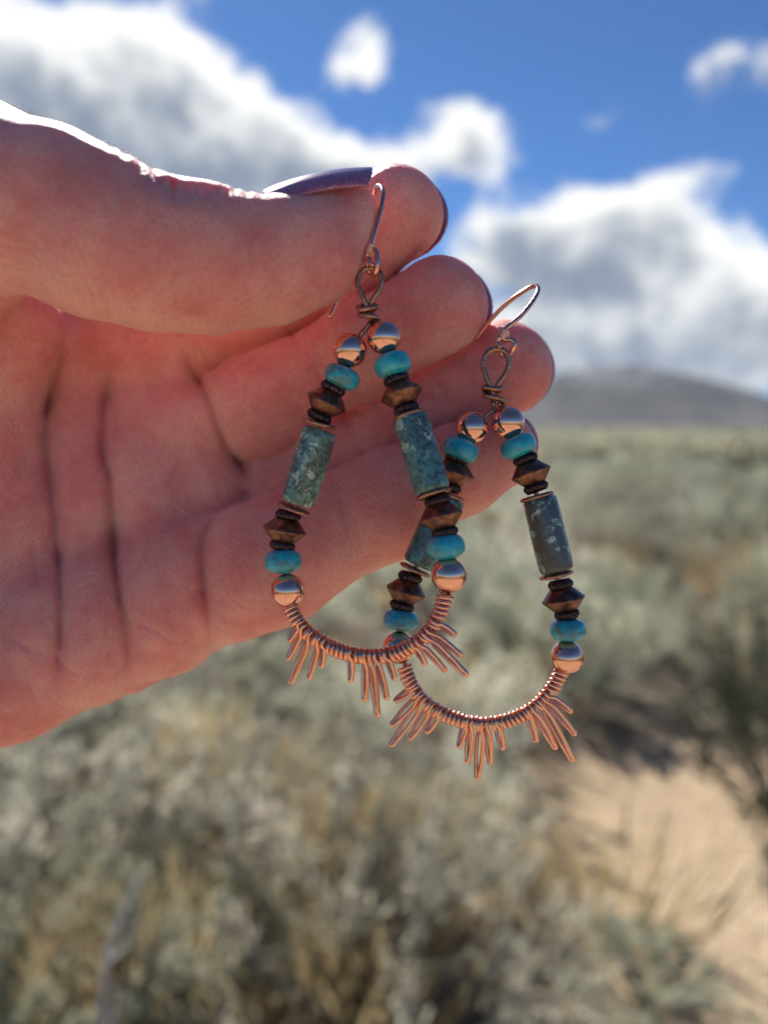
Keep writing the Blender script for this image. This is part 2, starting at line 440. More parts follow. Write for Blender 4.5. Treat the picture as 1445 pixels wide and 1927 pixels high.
def dead_branch():
    D = 1320.0
    e = empty('dead_branch', w1(cf(165, 2500, D)))
    inv = np.array(e.location)
    def br(pts, r0, r1):
        P = catmull([cf(x, y, D + d) for x, y, d in pts], 6); P = to_world(P) - inv
        return tube(P, np.linspace(r0, r1, len(P)), 7)
    link('stem', mesh_from('stem', *br([(165, 2500, 0), (178, 2150, 10), (190, 1920, -10), (203, 1800, 0), (232, 1725, 20), (262, 1652, 60)], .0075, .0035)), DEAD, e)
    link('twig', mesh_from('twig', *br([(200, 1815, 0), (245, 1770, 30), (258, 1705, 60)], .004, .0015)), DEAD, e)
    link('twig', mesh_from('twig', *br([(185, 2000, 0), (215, 1900, 60), (222, 1840, 90)], .004, .0015)), DEAD, e)
    tag(e, 'bleached dead branch standing up in the lower corner under the hand', 'branch')
dead_branch()
# ------------------------------------------------------------------ hand: one continuous surface from a blended distance field
HS = 0.5                                       # grid step, mm
LO = np.array((-128., -62., 96.)); HI = np.array((44., 84., 186.))
NX, NY, NZ = [int(round(v)) for v in (HI - LO) / HS]
BIG = 60.0
class Field:
    def __init__(s): s.d = np.full((NX, NY, NZ), BIG, np.float32)
    def box(s, a, b, pad):
        lo = np.maximum(((np.minimum(a, b) - pad - LO) / HS).astype(int), 0)
        hi = np.minimum(((np.maximum(a, b) + pad - LO) / HS).astype(int) + 2, (NX, NY, NZ))
        return lo, hi
    def cone(s, a, ra, b, rb, k=2.0, flat=1.0):
        a = np.asarray(a, float); b = np.asarray(b, float)
        lo, hi = s.box(a, b, max(ra, rb) + 7 + k)
        if np.any(hi <= lo): return s
        ax = [np.arange(lo[i], hi[i], dtype=np.float32) * HS + LO[i] for i in range(3)]
        X = ax[0][:, None, None] - a[0]; Y = ax[1][None, :, None] - a[1]; Z = (ax[2][None, None, :] - a[2]) * flat
        ab = (b - a) * (1, 1, flat); L2 = float(ab @ ab) + 1e-9
        t = np.clip((X * ab[0] + Y * ab[1] + Z * ab[2]) / L2, 0, 1)
        d = np.sqrt((X - t * ab[0]) ** 2 + (Y - t * ab[1]) ** 2 + (Z - t * ab[2]) ** 2) - (ra + (rb - ra) * t)
        v = s.d[lo[0]:hi[0], lo[1]:hi[1], lo[2]:hi[2]]
        v[...] = smin(v, d.astype(np.float32), k); return s
    def chain(s, pts, k=2.0, flat=1.0):
        for p, q in zip(pts[:-1], pts[1:]): s.cone(p[0], p[1], q[0], q[1], k, flat)
        return s
def smin(a, b, k):
    h = np.maximum(k - np.abs(a - b), 0) / k
    return np.minimum(a, b) - h * h * h * k * (1 / 6.0)
def pt(px, py, D, rpx): return cf(px, py, D), rpx * D / F   # centre and radius both read in photo pixels

def build_hand_field():
    th = Field().chain([pt(-420, 760, 158, 185), pt(-190, 520, 138, 175), pt(-40, 372, 122, 170), pt(90, 399, 118, 153), pt(190, 443, 118, 150), pt(290, 477, 119, 141),
                        pt(400, 490, 121, 130), pt(500, 492, 124, 115), pt(575, 474, 126, 102), pt(618, 442, 128, 86)], 3)
    th.cone(*pt(580, 466, 126, 88), *pt(664, 402, 128.5, 50), 3)
    # each finger: fleshy pads with narrower joints between them
    idx = Field().chain([pt(330, 645, 168, 92), pt(440, 592, 161.5, 95), pt(545, 540, 156, 90), pt(630, 489, 151.5, 95), pt(685, 452, 149, 88), pt(748, 402, 146.5, 86)], 1.6)
    mid = Field().chain([pt(395, 810, 164, 93), pt(490, 763, 158.5, 98), pt(600, 705, 154, 86), pt(690, 656, 151, 95), pt(745, 625, 149.5, 84), pt(824, 577, 148, 92)], 1.6)
    rng_ = Field().chain([pt(420, 960, 171, 92), pt(540, 918, 167, 95), pt(670, 853, 162.5, 83), pt(770, 800, 160, 94), pt(850, 750, 158.5, 83), pt(947, 694, 157, 90)], 1.6)
    pk = Field().chain([pt(420, 1085, 155, 128), pt(505, 1057, 151, 128), pt(640, 990, 148.5, 103), pt(730, 948, 147.5, 105), pt(815, 905, 147, 88), pt(870, 880, 146.5, 88), pt(932, 848, 146, 75)], 1.6)
    pm = Field()
    pm.chain([pt(-560, 900, 172, 175), pt(-150, 760, 168, 130), pt(330, 650, 167, 108)], 6)
    pm.chain([pt(-560, 930, 172, 175), pt(-150, 880, 168, 130), pt(385, 815, 166, 108)], 6)
    pm.chain([pt(-560, 1000, 172, 175), pt(-150, 1010, 167, 130), pt(400, 950, 166, 108)], 6)
    pm.chain([pt(-560, 1050, 170, 175), pt(-200, 1210, 164, 150), pt(0, 1225, 162, 168), pt(200, 1160, 160, 148), pt(330, 1108, 159, 136), pt(400, 1085, 159, 124)], 6)
    pm.cone(*pt(-120, 610, 170, 100), *pt(330, 605, 170, 100), 5)
    pm.cone(*pt(-420, 760, 158, 180), *pt(-90, 820, 154, 150), 9)          # thenar eminence
    pm.cone(*pt(-300, 560, 146, 160), *pt(-40, 660, 151, 135), 9)
    pm.cone(*pt(-250, 545, 142, 165), *pt(5, 628, 149, 112), 7)
    pm.cone(*pt(250, 920, 163, 130), *pt(100, 1000, 165, 130), 8)
    # pads: thenar edge, middle column, finger bases
    pm.chain([pt(30, 760, 157, 78), pt(35, 950, 158, 88), pt(40, 1180, 157, 92)], 5)
    pm.chain([pt(152, 700, 161, 55), pt(150, 880, 161, 62), pt(165, 1080, 160, 66), pt(175, 1260, 160, 60)], 3.5)
    pm.chain([pt(300, 960, 161, 72), pt(308, 1080, 158, 82), pt(318, 1200, 158, 68)], 4)
    pm.cone(*pt(255, 690, 164, 78), *pt(315, 665, 165, 82), 4)
    pm.cone(*pt(290, 790, 163, 66), *pt(345, 790, 162, 74), 4)
    pm.cone(*pt(270, 892, 162, 46), *pt(400, 892, 160, 52), 3.5)
    d = smin(pm.d, th.d, 4.0)
    f = smin(smin(smin(idx.d, mid.d, .5), rng_.d, .5), pk.d, .5)
    return smin(d, f, 1.8), th.d

#  palm and finger creases: photo polyline, depth mm, core width mm, soft width mm
CREASES = [
    ([(128, 585), (118, 660), (95, 740), (84, 800), (88, 870), (100, 960), (111, 1060), (114, 1170), (108, 1260), (112, 1350)], 1.9, .5, 3.0),
    ([(225, 640), (208, 700), (195, 770), (192, 850), (205, 900), (210, 970), (218, 1080), (232, 1170), (240, 1240), (236, 1340)], 2.4, .5, 3.0),
    ([(205, 890), (250, 905), (300, 880), (330, 850)], .5, .5, 3.0),
    ([(318, 618), (345, 670), (372, 718), (400, 770), (425, 850), (450, 875)], 1.5, .5, 2.2),
    ([(192, 850), (240, 845), (330, 838), (410, 845)], .45, .8, 3.5),
    ([(452, 935), (412, 968), (386, 1005), (379, 1050), (384, 1110), (393, 1180), (404, 1260)], 2.7, .5, 3.2),
    ([(385, 745), (415, 815), (445, 868), (478, 905), (520, 900)], 1.5, .6, 1.9), ([(495, 918), (462, 930), (430, 955)], 1.2, .6, 2.0),
    ([(325, 1180), (330, 1225), (340, 1262)], .5, .4, 1.5),
    ([(20, 900), (60, 840), (85, 790)], .45, .4, 1.5), ([(0, 985), (50, 930), (92, 915)], .45, .4, 1.5),
    ([(130, 1330), (150, 1290), (190, 1240)], .4, .4, 1.6), ([(175, 1335), (195, 1300), (235, 1270)], .35, .4, 1.2),
    ([(100, 700), (60, 760), (0, 815)], .4, .5, 2.0),
    ([(560, 610), (590, 680), (640, 790)], .55, .5, 1.4), ([(575, 600), (606, 675), (652, 780)], .45, .5, 1.2), ([(690, 575), (730, 650), (765, 720)], .45, .5, 1.4),
    ([(640, 760), (680, 840), (700, 900)], .5, .5, 1.4), ([(800, 690), (840, 760), (870, 830)], .4, .5, 1.4),
    ([(610, 860), (645, 960), (675, 1120)], .55, .5, 1.5), ([(628, 855), (662, 955), (694, 1110)], .4, .5, 1.2), ([(790, 800), (820, 880), (860, 1000)], .45, .5, 1.4),
    ([(515, 570), (545, 620), (560, 660)], .4, .5, 1.3),
]
THUMB_CREASES = [
    ([(38, 400), (52, 450), (72, 515), (80, 545)], .35, .5, 2.2),
    ([(325, 520), (332, 570), (340, 630)], .30, .6, 2.0), ([(285, 520), (290, 570), (296, 630)], .22, .6, 1.8), ([(372, 540), (366, 620)], .2, .6, 1.6),
    # knuckle wrinkles over the back of the joint
    ([(252, 296), (266, 322), (272, 345)], .35, .35, .9), ([(276, 300), (300, 345), (318, 372)], .55, .35, 1.0),
    ([(318, 325), (326, 352), (330, 392)], 1.0, .4, 1.2), ([(343, 338), (348, 362), (344, 380)], .5, .3, .7),
    ([(360, 338), (366, 358), (362, 378)], .5, .3, .7), ([(382, 340), (388, 362), (384, 382)], .6, .3, .8),
    ([(400, 344), (405, 364), (404, 380)], .4, .3, .6), ([(420, 345), (424, 366), (420, 384)], .55, .3, .8), ([(440, 345), (446, 372)], .35, .3, .6),
    ([(462, 348), (468, 376)], .35, .3, .7), ([(490, 348), (496, 375)], .25, .3, .7), ([(230, 280), (240, 300)], .25, .3, .7), ([(205, 268), (214, 286)], .2, .3, .6),
]
_r = np.random.default_rng(12)
for _ in range(46):                            # fine wrinkles crossing the palm
    x0, y0 = _r.uniform(-10, 380), _r.uniform(640, 1330); a_ = _r.choice([1.2, 1.75, 2.3, .5], p=[.3, .35, .2, .15]) + _r.normal() * .25; l_ = _r.uniform(30, 85)
    CREASES.append(([(x0 - math.cos(a_) * l_, y0 - math.sin(a_) * l_), (x0 + _r.normal() * 5, y0 + _r.normal() * 5), (x0 + math.cos(a_) * l_, y0 + math.sin(a_) * l_)], _r.uniform(.12, .34), .3, _r.uniform(.5, .9)))
def poly_dist(P2, poly):
    best = np.full(len(P2), 1e9); tb = np.zeros(len(P2))
    poly = catmull(np.array(poly, float), 5) if len(poly) > 2 else np.array(poly, float)
    L = np.concatenate([[0], np.cumsum(np.linalg.norm(np.diff(poly, axis=0), axis=1))])
    for i, (a, b) in enumerate(zip(poly[:-1], poly[1:])):
        ab = b - a; t = np.clip(((P2 - a) @ ab) / (ab @ ab + 1e-9), 0, 1)
        dd = np.hypot(*(P2 - a - t[:, None] * ab).T); m = dd < best
        best[m] = dd[m]; tb[m] = (L[i] + t * (L[i + 1] - L[i]))[m]
    e = np.clip(np.minimum(tb, L[-1] - tb) / min(170, L[-1] * .48), 0, 1)      # creases fade out at both ends
    return best, .1 + .9 * e * e * (3 - 2 * e)
def carve(d, th):
    ix = np.nonzero((d < 1.6) & (d > -6.5)); P = np.stack(ix, 1) * HS + LO
    ok = (P[:, 0] > -P[:, 2] * (W0 / 2 + 70) / F) & (P[:, 2] < 176); ix = tuple(a_[ok] for a_ in ix); P = P[ok]
    P2 = np.stack([P[:, 0] * F / P[:, 2] + W0 / 2, H0 / 2 - P[:, 1] * F / P[:, 2]], 1); sc_ = P[:, 2] / F
    dv = d[ix]; tv = th[ix]; add = np.zeros(len(dv), np.float32)
    is_t = np.clip(1 - (tv - dv - .3) / 1.2, 0, 1)
    for lst, w in ((CREASES, (1 - is_t) * np.clip((170 - P[:, 2]) / 6, 0, 1)), (THUMB_CREASES, is_t)):
        for poly, amp, core, soft in lst:
            pl = np.array(poly); lo = pl.min(0) - 110; hi = pl.max(0) + 110
            s = np.nonzero((P2 > lo).all(1) & (P2 < hi).all(1) & (w > .02))[0]
            if not len(s): continue
            q, tp = poly_dist(P2[s], poly); q = q * sc_[s]
            add[s] += w[s] * amp * tp * ((.30 * np.exp(-(q / max(soft * .24, .5)) ** 2) + 1.4 * np.exp(-q / (soft * .85)) * np.exp(-(q / (soft * 3)) ** 2)) if lst is CREASES else (.75 * np.exp(-(q / max(soft * .34, core)) ** 2) + .8 * np.exp(-(q / (soft * 1.15)) ** 2)))
    # gentle unevenness of flesh
    x, y, z = P.T
    add += .18 * np.sin(x * .31 + 1.1 + .8 * np.sin(y * .22)) * np.sin(y * .27 + .6 + .7 * np.sin(z * .3)) + .05 * np.sin(x * .9 + y * .7) * np.sin(y * .8 - z * .6)
    d[ix] = dv + add
    return d
def surface_nets(d):
    s = d < 0; c = s[:-1, :-1, :-1].astype(np.int8)
    for o in ((0, 0, 1), (0, 1, 0), (0, 1, 1), (1, 0, 0), (1, 0, 1), (1, 1, 0), (1, 1, 1)):
        c = c + s[o[0]:NX - 1 + o[0], o[1]:NY - 1 + o[1], o[2]:NZ - 1 + o[2]]
    act = (c > 0) & (c < 8); cells = np.stack(np.nonzero(act), 1)
    idx = np.full(act.shape, -1, np.int32); idx[tuple(cells.T)] = np.arange(len(cells))
    corner = [(i, j, k) for i in (0, 1) for j in (0, 1) for k in (0, 1)]
    val = {o: d[tuple((cells + o).T)] for o in corner}
    acc = np.zeros((len(cells), 3)); cnt = np.zeros(len(cells))
    for o in corner:
        for ax in range(3):
            if o[ax]: continue
            o2 = list(o); o2[ax] = 1; o2 = tuple(o2); a, b = val[o], val[o2]; m = (a < 0) != (b < 0)
            t = np.where(m, a / np.where(m, a - b, 1), 0); p = np.tile(np.array(o, float), (len(cells), 1)); p[:, ax] = t
            acc[m] += p[m]; cnt[m] += 1
    V = (cells + acc / cnt[:, None]) * HS + LO; Q = []
    for ax in range(3):
        sl = [slice(1, -1)] * 3; sl[ax] = slice(0, -1); sl2 = [slice(1, -1)] * 3; sl2[ax] = slice(1, None)
        a, b = s[tuple(sl)], s[tuple(sl2)]; e = np.stack(np.nonzero(a != b), 1)
        off = np.ones(3, int); off[ax] = 0; e = e + off; inside = s[tuple(e.T)]
        u, v = [(1, 2), (2, 0), (0, 1)][ax]; du = np.zeros(3, int); du[u] = 1; dv = np.zeros(3, int); dv[v] = 1
        q = np.stack([idx[tuple((e - du - dv).T)], idx[tuple((e - dv).T)], idx[tuple(e.T)], idx[tuple((e - du).T)]], 1)
        q[~inside] = q[~inside][:, ::-1]; Q.append(q)
    Q = np.vstack(Q); return V, Q[(Q >= 0).all(1)]
def skin_material():
    m, t, b = material('skin')
    p = obj_mm(t)
    mott = t.noise(p, .11, 4, .6); blot = t.noise(p, .035, 3, .5); fine = t.noise(p, 1.6, 4, .6)
    base = t.ramp(t.math('ADD', t.math('MULTIPLY', mott, .55), t.math('MULTIPLY', blot, .45)),
                  [(.38, (.76, .26, .24)), (.5, (.85, .37, .33)), (.62, (.90, .49, .42))])
    base = t.mix(t.math('MULTIPLY', t.step(fine, .42, .72), .4), base, (.62, .22, .18))
    base = t.mix(t.math('MULTIPLY', t.step(t.noise(p, .3, 3, .6), .5, .68), .35), base, (.86, .47, .38))
    wv = t.node('ShaderNodeTexWave', wave_type='BANDS', bands_direction='DIAGONAL'); t.put(wv.inputs['Vector'], p)
    wv.inputs['Scale'].default_value = .42; wv.inputs['Distortion'].default_value = 9; wv.inputs['Detail'].default_value = 1; wv.inputs['Detail Scale'].default_value = .25
    wv2 = t.node('ShaderNodeTexWave', wave_type='BANDS', bands_direction='Y'); t.put(wv2.inputs['Vector'], t.vec('MULTIPLY', p, (.35, .62, .5)))
    wv2.inputs['Scale'].default_value = .5; wv2.inputs['Distortion'].default_value = 12; wv2.inputs['Detail'].default_value = 1; wv2.inputs['Detail Scale'].default_value = .2
    sel = t.step(t.noise(p, .06, 2, .5), .44, .56)
    ridge = t.mix(sel, wv.outputs[0], wv2.outputs[0])
    base = t.mix(t.math('MULTIPLY', t.sep(ridge)[0], t.math('MULTIPLY', t.step(t.noise(p, .09, 2, .5), .35, .65), .24)), base, (.66, .235, .20))
    t.put(b.inputs['Base Color'], base)
    b.subsurface_method = 'RANDOM_WALK' if hasattr(b, 'subsurface_method') else b.subsurface_method
    b.inputs['Subsurface Weight'].default_value = 1.0
    b.inputs['Subsurface Radius'].default_value = (1.0, .17, .09); b.inputs['Subsurface Scale'].default_value = .0068
    t.put(b.inputs['Roughness'], t.math('MULTIPLY_ADD', fine, .5, .24)); b.inputs['Specular IOR Level'].default_value = .16
    cells = t.voro(t.vec('MULTIPLY', p, (1.2, .8, 1)), 1.1, 'DISTANCE_TO_EDGE')
    h = t.math('ADD', t.math('MULTIPLY', t.sep(ridge)[0], .35), t.math('MULTIPLY', t.step(cells, 0, .25), .5))
    n1 = t.bump(h, .9, .0002); n2 = t.bump(t.noise(p, 3.0, 5, .7), .8, .0003, n1)
    t.put(b.inputs['Normal'], n2)
    return m
def polish_material():
    m, t, b = material('nail_polish'); p = obj_mm(t)
    sp = t.voro(p, 7, 'F1', 'Color'); g = t.sep(sp)[0]
    t.put(b.inputs['Base Color'], t.mix(t.step(g, .86, .95), (.36, .10, .19), (.6, .38, .5)))
    b.inputs['Metallic'].default_value = .1; b.inputs['Roughness'].default_value = .25
    b.inputs['Coat Weight'].default_value = 1; b.inputs['Coat Roughness'].default_value = .05
    return m
def make_hand():
    d, th = build_hand_field(); d = carve(d, th)
    V, Q = surface_nets(d)
    Wv = to_world(V)
    base = to_world(cf(-400, 900, 165))[0]
    # forearm: tapered tube rooted inside the wrist, leaving towards the photographer's elbow
    ctr = catmull([cf(-330, 905, 168), cf(-560, 960, 168), cf(-1050, 1150, 165), cf(-1900, 1500, 160), cf(-3000, 1950, 155)], 6)
    rad = np.interp(np.linspace(0, 1, len(ctr)), [0, .25, .5, 1], [17, 24, 29, 38])
    rad[-1] = .5; rad[-2] = 27                 # closed, rounded end at the elbow
    tv, tf = tube(ctr, rad, 24)
    tv = to_world(tv)
    Vall = np.vstack([Wv, tv]) - base
    faces = np.vstack([Q, np.array([f for f in tf if len(f) == 4]) + len(Wv)])
    me = mesh_from('hand', Vall, faces)
    o = link('hand', me, skin_material()); o.location = base
    tag(o, 'open palm of a left hand with purple nails pinching an earring hook at its thumb', 'hand')
    return o, base
hand, hand_base = make_hand()
POLISH = polish_material()
KERATIN, t, b = material('nail_keratin'); b.inputs['Base Color'].default_value = (.62, .30, .24, 1); b.inputs['Roughness'].default_value = .35
b.inputs['Subsurface Weight'].default_value = 1; b.inputs['Subsurface Radius'].default_value = (1, .35, .2); b.inputs['Subsurface Scale'].default_value = .003
def nail(C, A, N, r, L, w, over, name='fingernail', droop=.35, bend=.9, back=4.0, square=0.0, bow=0.0):
    """curved plate: C fingertip centre, A finger axis, N dorsal normal (camera frame, mm)"""
    A = A / np.linalg.norm(A); N = N - A * (N @ A); N /= np.linalg.norm(N); S = np.cross(A, N)
    nu, nv = 16, 17; top, bot = [], []
    for i in range(nu):
        for j in range(nv):
            v = j / (nv - 1) * 2 - 1
            end = over * (math.sqrt(max(0, 1 - (abs(v) * .97) ** 2.3)) * (1 - square) + square * (1 - .12 * v * v))      # rounded free edge
            st = -back + .9 * (1 - v * v) * -1
            a = st + (end - st) * i / (nu - 1)
            u = (a + back) / (over + back)
            x = v * w; h = math.sqrt(max(r * r - (x * bend) ** 2, .02)) * (1 - droop * max(u, 0) ** 2.2) - (.4 if i == 0 else 0)
            h += bow * (1 - (2 * i / (nu - 1) - 1) ** 2)
            p = C + A * a + S * x + N * h
            top.append(p); bot.append(p - N * .5 - A * .05)
    g = lambda i, j: i * nv + j; n = nu * nv
    Fc = [(g(i, j), g(i, j + 1), g(i + 1, j + 1), g(i + 1, j)) for i in range(nu - 1) for j in range(nv - 1)]
    Fc += [tuple(n + k for k in f[::-1]) for f in Fc]
    ring = [g(0, j) for j in range(nv)] + [g(i, nv - 1) for i in range(1, nu)] + [g(nu - 1, j) for j in range(nv - 2, -1, -1)] + [g(i, 0) for i in range(nu - 2, 0, -1)]
    for a, b in zip(ring, ring[1:] + ring[:1]): Fc.append((b, a, a + n, b + n))
    V = to_world(np.array(top + bot)) - hand_base
    me = mesh_from(name, V, Fc); me.materials.append(POLISH); me.materials.append(KERATIN); m1 = (nu - 1) * (nv - 1)
    me.polygons.foreach_set('material_index', np.array([0] * m1 + [0] * m1 + [0] * (len(Fc) - 2 * m1), np.int32))
    return link(name, me, None, hand)
def tip(px, py, D, rpx, ax, N, over, wf=.9, **k):
    C = cf(px, py, D); r = rpx * D / F
    A = cf(px + ax[0] * 100, py + ax[1] * 100, D + ax[2] * 100 * D / F) - C
    return nail(C, A, np.array(N, float), r * .98, 0, r * wf, over if over > 4 else r + over, **k)
o = tip(630, 436, 127.5, 100, (.968, -.25, 0), (.0, 1, -.42), 8.3, wf=.68, droop=.06, bend=1.0, back=9.8, square=.85, bow=.85); o['label'] = 'purple thumb nail seen along its edge'
tip(748, 402, 146.5, 86, (.88, -.45, 0), (.1, 0, 1), 1.3, droop=.6, wf=.95, back=5)
tip(824, 577, 148, 92, (.88, -.40, 0), (.1, 0, 1), 1.75, droop=.55, wf=.97, back=5)
tip(947, 694, 157, 89, (.9, -.38, 0), (.1, 0, 1), 1.75, droop=.55, wf=.97, back=5)
tip(932, 848, 146, 74, (.9, -.42, -.05), (.4, .25, .8), 1.6, droop=.4)
def fine_hairs():
    r = np.random.default_rng(4); parts = []
    for _ in range(46):
        x = r.uniform(-10, 300); y = np.interp(x, [0, 100, 200, 270, 330], [195, 225, 275, 315, 340]) + r.uniform(0, 16)
        l = r.uniform(8, 24); D = 116 + r.uniform(-3, 3)
        parts.append(tube(catmull([cf(x, y + 6, D), cf(x + l * .5, y - 1, D), cf(x + l, y - r.uniform(-3, 5), D)], 4), .03, 4))
    V, Fc = merge(parts)
    m, t, b = material('vellus_hair'); b.inputs['Base Color'].default_value = (.7, .55, .4, 1); b.inputs['Roughness'].default_value = .4
    o = link('fine_hair', mesh_from('fine_hair', to_world(V) - hand_base, Fc), m, hand); o['kind'] = 'stuff'
fine_hairs()

# ------------------------------------------------------------------ jewellery materials
def metal(name, c0, c1, rough, scale=1.2, bump=.0):
    m, t, b = material(name); p = obj_mm(t)
    n = t.noise(p, scale, 4, .6)
    t.put(b.inputs['Base Color'], t.mix(t.step(n, .35, .7), c0, c1)); b.inputs['Metallic'].default_value = 1
    t.put(b.inputs['Roughness'], t.math('MULTIPLY_ADD', n, rough * .5, rough * .75))
    if bump: t.put(b.inputs['Normal'], t.bump(t.noise(p, 3.5, 4, .6), bump, .0001))
    return m
POLISHED = metal('polished_copper', (.93, .50, .38), (.95, .54, .42), .05, 1.4, .06)
WIRE = metal('copper_wire', (.93, .44, .29), (.98, .55, .40), .16, 2, .1)
EARWIRE = metal('bright_copper_wire', (.86, .45, .34), (.90, .50, .38), .16)
OXID = metal('oxidised_copper_wire', (.34, .16, .10), (.66, .36, .25), .32, 2.2, .4)
BRONZE = metal('antique_bronze', (.13, .065, .05), (.36, .175, .115), .36, .7, .4)
DARKB = metal('blackened_bronze', (.035, .03, .045), (.16, .09, .07), .45, 2.5, .3)
def stone(name, kind):
    m, t, b = material(name); p0 = obj_mm(t); r = obj_rand(t)
    p = t.vec('ADD', p0, t.vec('SCALE', (1, .7, 1.3), t.math('MULTIPLY', r, 200)))
    if kind == 'rondelle':
        n = t.noise(p, .45, 4, .6); v = t.noise(p, 1.6, 5, .7, 1.0)
        col = t.ramp(n, [(.3, (.012, .28, .37)), (.5, (.016, .40, .50)), (.72, (.05, .54, .58))])
        mat_ = t.math('MULTIPLY', t.step(t.math('MULTIPLY_ADD', r, .14, t.noise(p, .33, 4, .65, .6)), .58, .68), t.step(v, .35, .6))
        col = t.mix(t.math('MULTIPLY', mat_, .85), col, (.13, .115, .075))
        col = t.mix(t.math('MULTIPLY', t.step(t.noise(p, 2.2, 3, .6), .63, .72), .55), col, (.07, .07, .05))
        rough = .3
    else:
        w = t.vec('ADD', p, t.vec('SCALE', t.noise(p, .9, 4, .65, color=True), 1.6))
        cs = t.sep(t.voro(w, .62, 'F1', 'Color')); edge = t.voro(w, .62, 'DISTANCE_TO_EDGE')
        big = t.noise(p, .19, 2, .5); n1 = t.noise(p, .75, 5, .68, .8); n2 = t.noise(p, 2.6, 4, .65)
        col = t.ramp(n1, [(.30, (.04, .075, .085)), (.44, (.05, .14, .145)), (.54, (.06, .205, .20)), (.70, (.15, .28, .24))])
        oc = t.node('ShaderNodeObjectInfo').outputs['Color']; kp, kd, kg = t.sep(oc)
        col = t.mix(t.math('MULTIPLY', kg, .7), col, t.ramp(n1, [(.3, (.06, .13, .10)), (.55, (.13, .25, .18)), (.72, (.24, .36, .26))]))
        pale = t.math('MULTIPLY', t.math('MULTIPLY', t.step(cs[0], .38, .46), t.step(edge, .05, .14)), t.step(t.math('MULTIPLY_ADD', kp, .32, big), .58, .68))
        col = t.mix(pale, col, t.mix(cs[1], (.22, .38, .31), (.50, .60, .48)))
        dark = t.step(t.math('MULTIPLY_ADD', n2, .45, t.math('MULTIPLY', n1, -.8)), -.20, -.06)
        col = t.mix(t.math('MULTIPLY', dark, .9), col, (.055, .038, .032))
        drk = t.step(t.math('MULTIPLY_ADD', kd, .42, t.math('MULTIPLY_ADD', n1, .5, t.math('MULTIPLY', big, .5))), .68, .80)
        col = t.mix(t.math('MULTIPLY', drk, t.math('SUBTRACT', .88, t.math('MULTIPLY', pale, .8))), col, t.mix(n2, (.022, .02, .022), (.13, .11, .09)))
        col = t.mix(t.math('MULTIPLY', t.step(n2, .67, .72), .5), col, (.34, .40, .33))
        rough = .35
        t.put(b.inputs['Normal'], t.bump(t.math('ADD', edge, t.noise(p, 4, 3)), .15, .0001))
    t.put(b.inputs['Base Color'], col); b.inputs['Roughness'].default_value = rough
    b.inputs['Coat Weight'].default_value = .6; b.inputs['Coat Roughness'].default_value = .08
    return m
TURQ = stone('turquoise', 'rondelle'); AFRO = stone('mottled_green_stone', 'cylinder')

# ------------------------------------------------------------------ bead meshes (metres, strand along local z)
def mm(vf): return np.asarray(vf[0]) * .001, vf[1]
def arc(r, n, z=0, hole=.45):
    a0 = math.asin(min(hole / r, .99)); return [(r * math.sin(a), -r * math.cos(a) + z) for a in np.linspace(a0, math.pi - a0, n)]
def superell(r, h, n, p=2.6, hole=.5):
    out = [(hole, -h * .86), (hole, -h * .97)]
    for a in np.linspace(-math.pi / 2 + .25, math.pi / 2 - .25, n):
        c, s = math.cos(a), math.sin(a); out.append((r * abs(c) ** (2 / p), h * math.copysign(abs(s) ** (2 / p), s)))
    return out + [(hole, h * .97), (hole, h * .86)]
ME = {}
ME['ball'] = [mesh_from('ball_bead', *mm(lathe(arc(2.82, 24), 40)))]
def wob(seed, a1, a2):
    r = np.random.default_rng(seed); ph = r.uniform(0, 6.3, 4)
    return lambda i, a, z: 1 + a1 * math.sin(2 * a + ph[0]) + a2 * math.sin(3 * a + ph[1] + .4 * z) + a2 * .6 * math.sin(5 * a + ph[2])
ME['rondelle'] = [mesh_from('rondelle_bead', *mm(lathe(superell(3.06, 1.86 + .1 * s, 18), 36, wob(s, .015, .01)))) for s in range(3)]
ME['cylinder'] = [mesh_from('cylinder_bead', *mm(lathe([(.5, -6.3), (2.0, -6.45), (2.6, -6.36), (2.88, -6.0), (2.95, -5.4), (3.0, -2), (3.0, 2), (2.95, 5.4), (2.86, 6.0), (2.58, 6.36), (2, 6.45), (.5, 6.3)], 36, wob(20 + s, .012, .006)))) for s in range(2)]
ME['bicone'] = [mesh_from('bicone_bead', *mm(lathe([(1.75, -1.95), (2.05, -1.75), (2.75, -.95), (3.35, -.3), (3.52, -.12), (3.55, 0), (3.52, .12), (3.35, .3), (2.75, .95), (2.05, 1.75), (1.75, 1.95)], 40, wob(30 + s, .03, .022)))) for s in range(3)]
def gad(i, a, z): return 1 + .055 * math.cos(13 * a)
ME['collar'] = [mesh_from('bead_collar', *mm(lathe([(.55, -.75), (1.65, -.75), (1.95, -.5), (2.08, -.1), (2.0, .3), (1.75, .5), (1.7, .75), (.55, .75)], 78, gad)))]
ME['disc'] = [mesh_from('spacer_disc', *mm(lathe([(.6, -.34), (2.5, -.36), (2.78, -.24), (2.88, 0), (2.78, .24), (2.5, .36), (.6, .34), (.6, -.34)], 36, wob(40, .012, .008))))]
def axis_matrix(C, T, spin):
    z = Vector(T).normalized(); x = z.orthogonal().normalized(); y = z.cross(x)
    M = Matrix((x, y, z)).transposed().to_4x4(); M = M @ Matrix.Rotation(spin, 4, 'Z'); M.translation = C; return M

